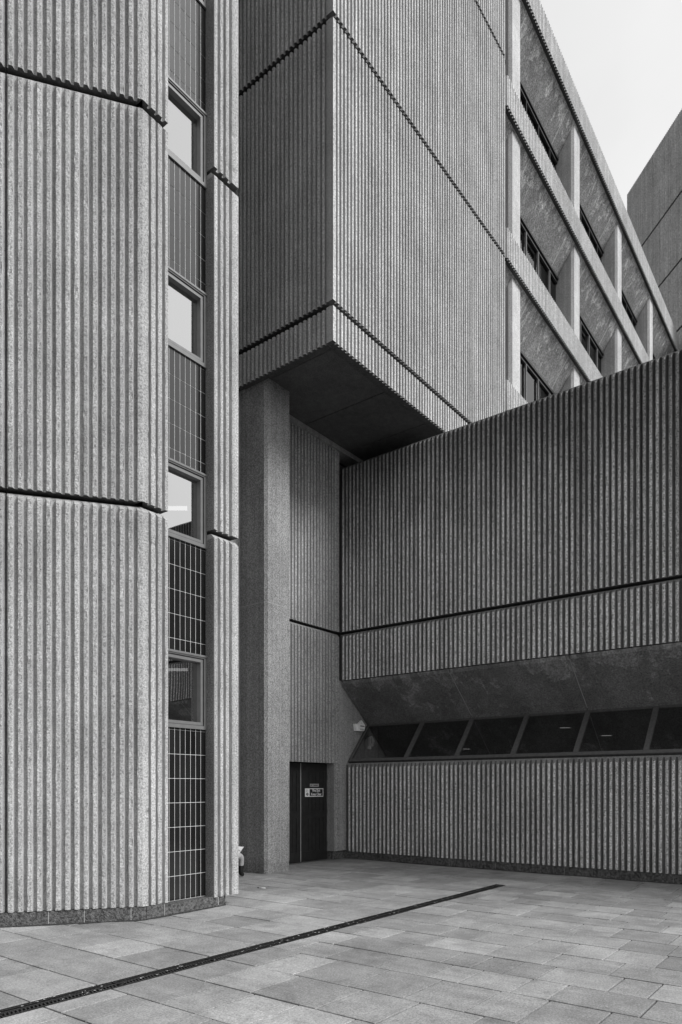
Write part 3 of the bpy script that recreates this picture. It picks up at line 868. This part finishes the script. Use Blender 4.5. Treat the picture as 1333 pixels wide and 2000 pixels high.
# coat over trunk and arms
V = []; E_ = []; RR = []
c0 = vtx((0,0,.10), .165); c1 = vtx((-.02,0,.28), .15, c0); c2 = vtx((-.01,0,.44), .165, c1); vtx((.015,0,.535), .09, c2)
for s in (-1, 1):
    h1 = vtx((.06,s*.09,.09), .115, c0); vtx((.27,s*.10,.082), .095, h1)
    a = vtx((0,s*.17,.49), .082, c2); b_ = vtx((.10,s*.225,.27), .062, a); vtx((.30,s*.128,.195), .044, b_)
skin_mesh('coat', V, E_, RR, M_CLOTH, pr)
q = MB()
def hp_(i, j):                                       # a cap of hair over crown, sides and nape
    th, ph = math.pi*i/14, 2*math.pi*j/24
    w = 1+.03*math.sin(5*ph+i)
    return (.068+.104*w*math.sin(th)*math.cos(ph), .094*w*math.sin(th)*math.sin(ph), .772+.108*math.cos(th))
for i in range(12):
    for j in range(24):
        P4 = [hp_(i,j), hp_(i+1,j), hp_(i+1,j+1), hp_(i,j+1)]
        cxh = sum(p[0] for p in P4)/4; czh = sum(p[2] for p in P4)/4
        if cxh > .085 and czh < .815: continue
        q.poly(P4, 0, True)
q.build('hair', M_HAIR, pr)
for s, dx in ((-1, 0.), (1, .02)):
    V = []; E_ = []; RR = []
    a = vtx((.497+dx,s*.105,-.085), .058); b_ = vtx((.475+dx,s*.105,-.23), .046, a); c = vtx((.50+dx,s*.11,-.275), .042, b_); vtx((.555+dx,s*.11,-.288), .032, c)
    skin_mesh('boot', V, E_, RR, M_BOOT, pr)
q = MB()
for s in (-1, 1): ext([(.045*0+.018*s-.0,.016),(.018*s+.014,.016),(.018*s+.014,.024),(.018*s,.024)], 0, .001, q)
# eyes and mouth set on the face
q = MB()
for s in (-1, 1):
    q.tube((.150,s*.033-.012,.765),(.150,s*.033+.012,.765),.007,8)
q.tube((.150,-.022,.690),(.150,.022,.690),.005,8)
q.build('eyes_and_mouth', M_HAIR, pr)
bk = thing('open_booklet', 'white open booklet resting on the knees of the seated person', 'booklet', (8.70,8.97,.47))
def leaf(pts):
    q = MB(); n0 = Vector((-.25,.0,1)).normalized()*.004
    a = [Vector(p) for p in pts]; b_ = [p+n0 for p in a]
    q.poly([tuple(p) for p in a[::-1]]); q.poly([tuple(p) for p in b_])
    for i in range(4): q.poly([tuple(a[i]),tuple(a[(i+1)%4]),tuple(b_[(i+1)%4]),tuple(b_[i])])
    q.build('page', M_PAPER, bk)
leaf([(.105,-.01,.062),(-.02,-.022,-.048),(-.19,.03,-.02),(-.05,.04,.075)])
leaf([(.103,.045,.060),(-.022,.045,-.045),(-.03,.19,-.02),(.095,.19,.07)])

# ================================================================== LIGHT, SKY, CAMERA
SUN = Vector((.30, -1.0, .92)).normalized()
sl = bpy.data.lights.new('sun', 'SUN'); sl.energy = 3.3; sl.angle = R(22); sl.color = (1,1,1)
so = bpy.data.objects.new('sun', sl); COL.objects.link(so); so.rotation_euler = (-SUN).to_track_quat('-Z','Y').to_euler(); so.location = (0,-20,30)
W = bpy.data.worlds.new('World'); S.world = W; W.use_nodes = True
nt = W.node_tree; nt.nodes.clear(); n = N(nt)
out = nt.nodes.new('ShaderNodeOutputWorld'); bg = nt.nodes.new('ShaderNodeBackground')
sky = nt.nodes.new('ShaderNodeTexSky'); sky.sky_type = 'NISHITA'; sky.sun_disc = False
sky.sun_elevation = math.asin(SUN.z); sky.sun_rotation = math.atan2(SUN.x, SUN.y)
sky.air_density = 1.0; sky.dust_density = 4.0
bw = nt.nodes.new('ShaderNodeRGBToBW'); nt.links.new(sky.outputs[0], bw.inputs[0])
tc = nt.nodes.new('ShaderNodeTexCoord')
dot = nt.nodes.new('ShaderNodeVectorMath'); dot.operation = 'DOT_PRODUCT'
nt.links.new(tc.outputs['Generated'], dot.inputs[0]); dot.inputs[1].default_value = (.60,-.70,.39)
cl = n.noise(tc.outputs['Generated'], 2.2, 5, .55, .3)
lobe = n.remap(dot.outputs['Value'], -1, 1, 0.6, 9.3)         # cloud cover, brighter towards the sun's side
cloud = n.math('MULTIPLY', lobe, n.remap(cl, .3, .7, .91, 1.07))
tot = n.math('ADD', cloud, n.math('MULTIPLY', n.math('MINIMUM', bw.outputs[0], 6.0), .1))
nt.links.new(n.grey(tot), bg.inputs['Color']); bg.inputs['Strength'].default_value = .12
nt.links.new(bg.outputs[0], out.inputs[0])

cam = bpy.data.cameras.new('camera'); co = bpy.data.objects.new('camera', cam); COL.objects.link(co)
cam.sensor_fit = 'HORIZONTAL'; cam.sensor_width = 36; cam.lens = 36*1370.1/1333
cam.shift_x = 0; cam.shift_y = 537/1333
cam.clip_start = .05; cam.clip_end = 2000
co.location = (0,0,1.6); co.rotation_euler = (R(90), 0, -math.atan2(.79219,.61028))
S.camera = co
S.view_settings.view_transform = 'Standard'; S.view_settings.look = 'None'; S.view_settings.gamma = 1; S.view_settings.exposure = 0
S.view_settings.use_curve_mapping = False
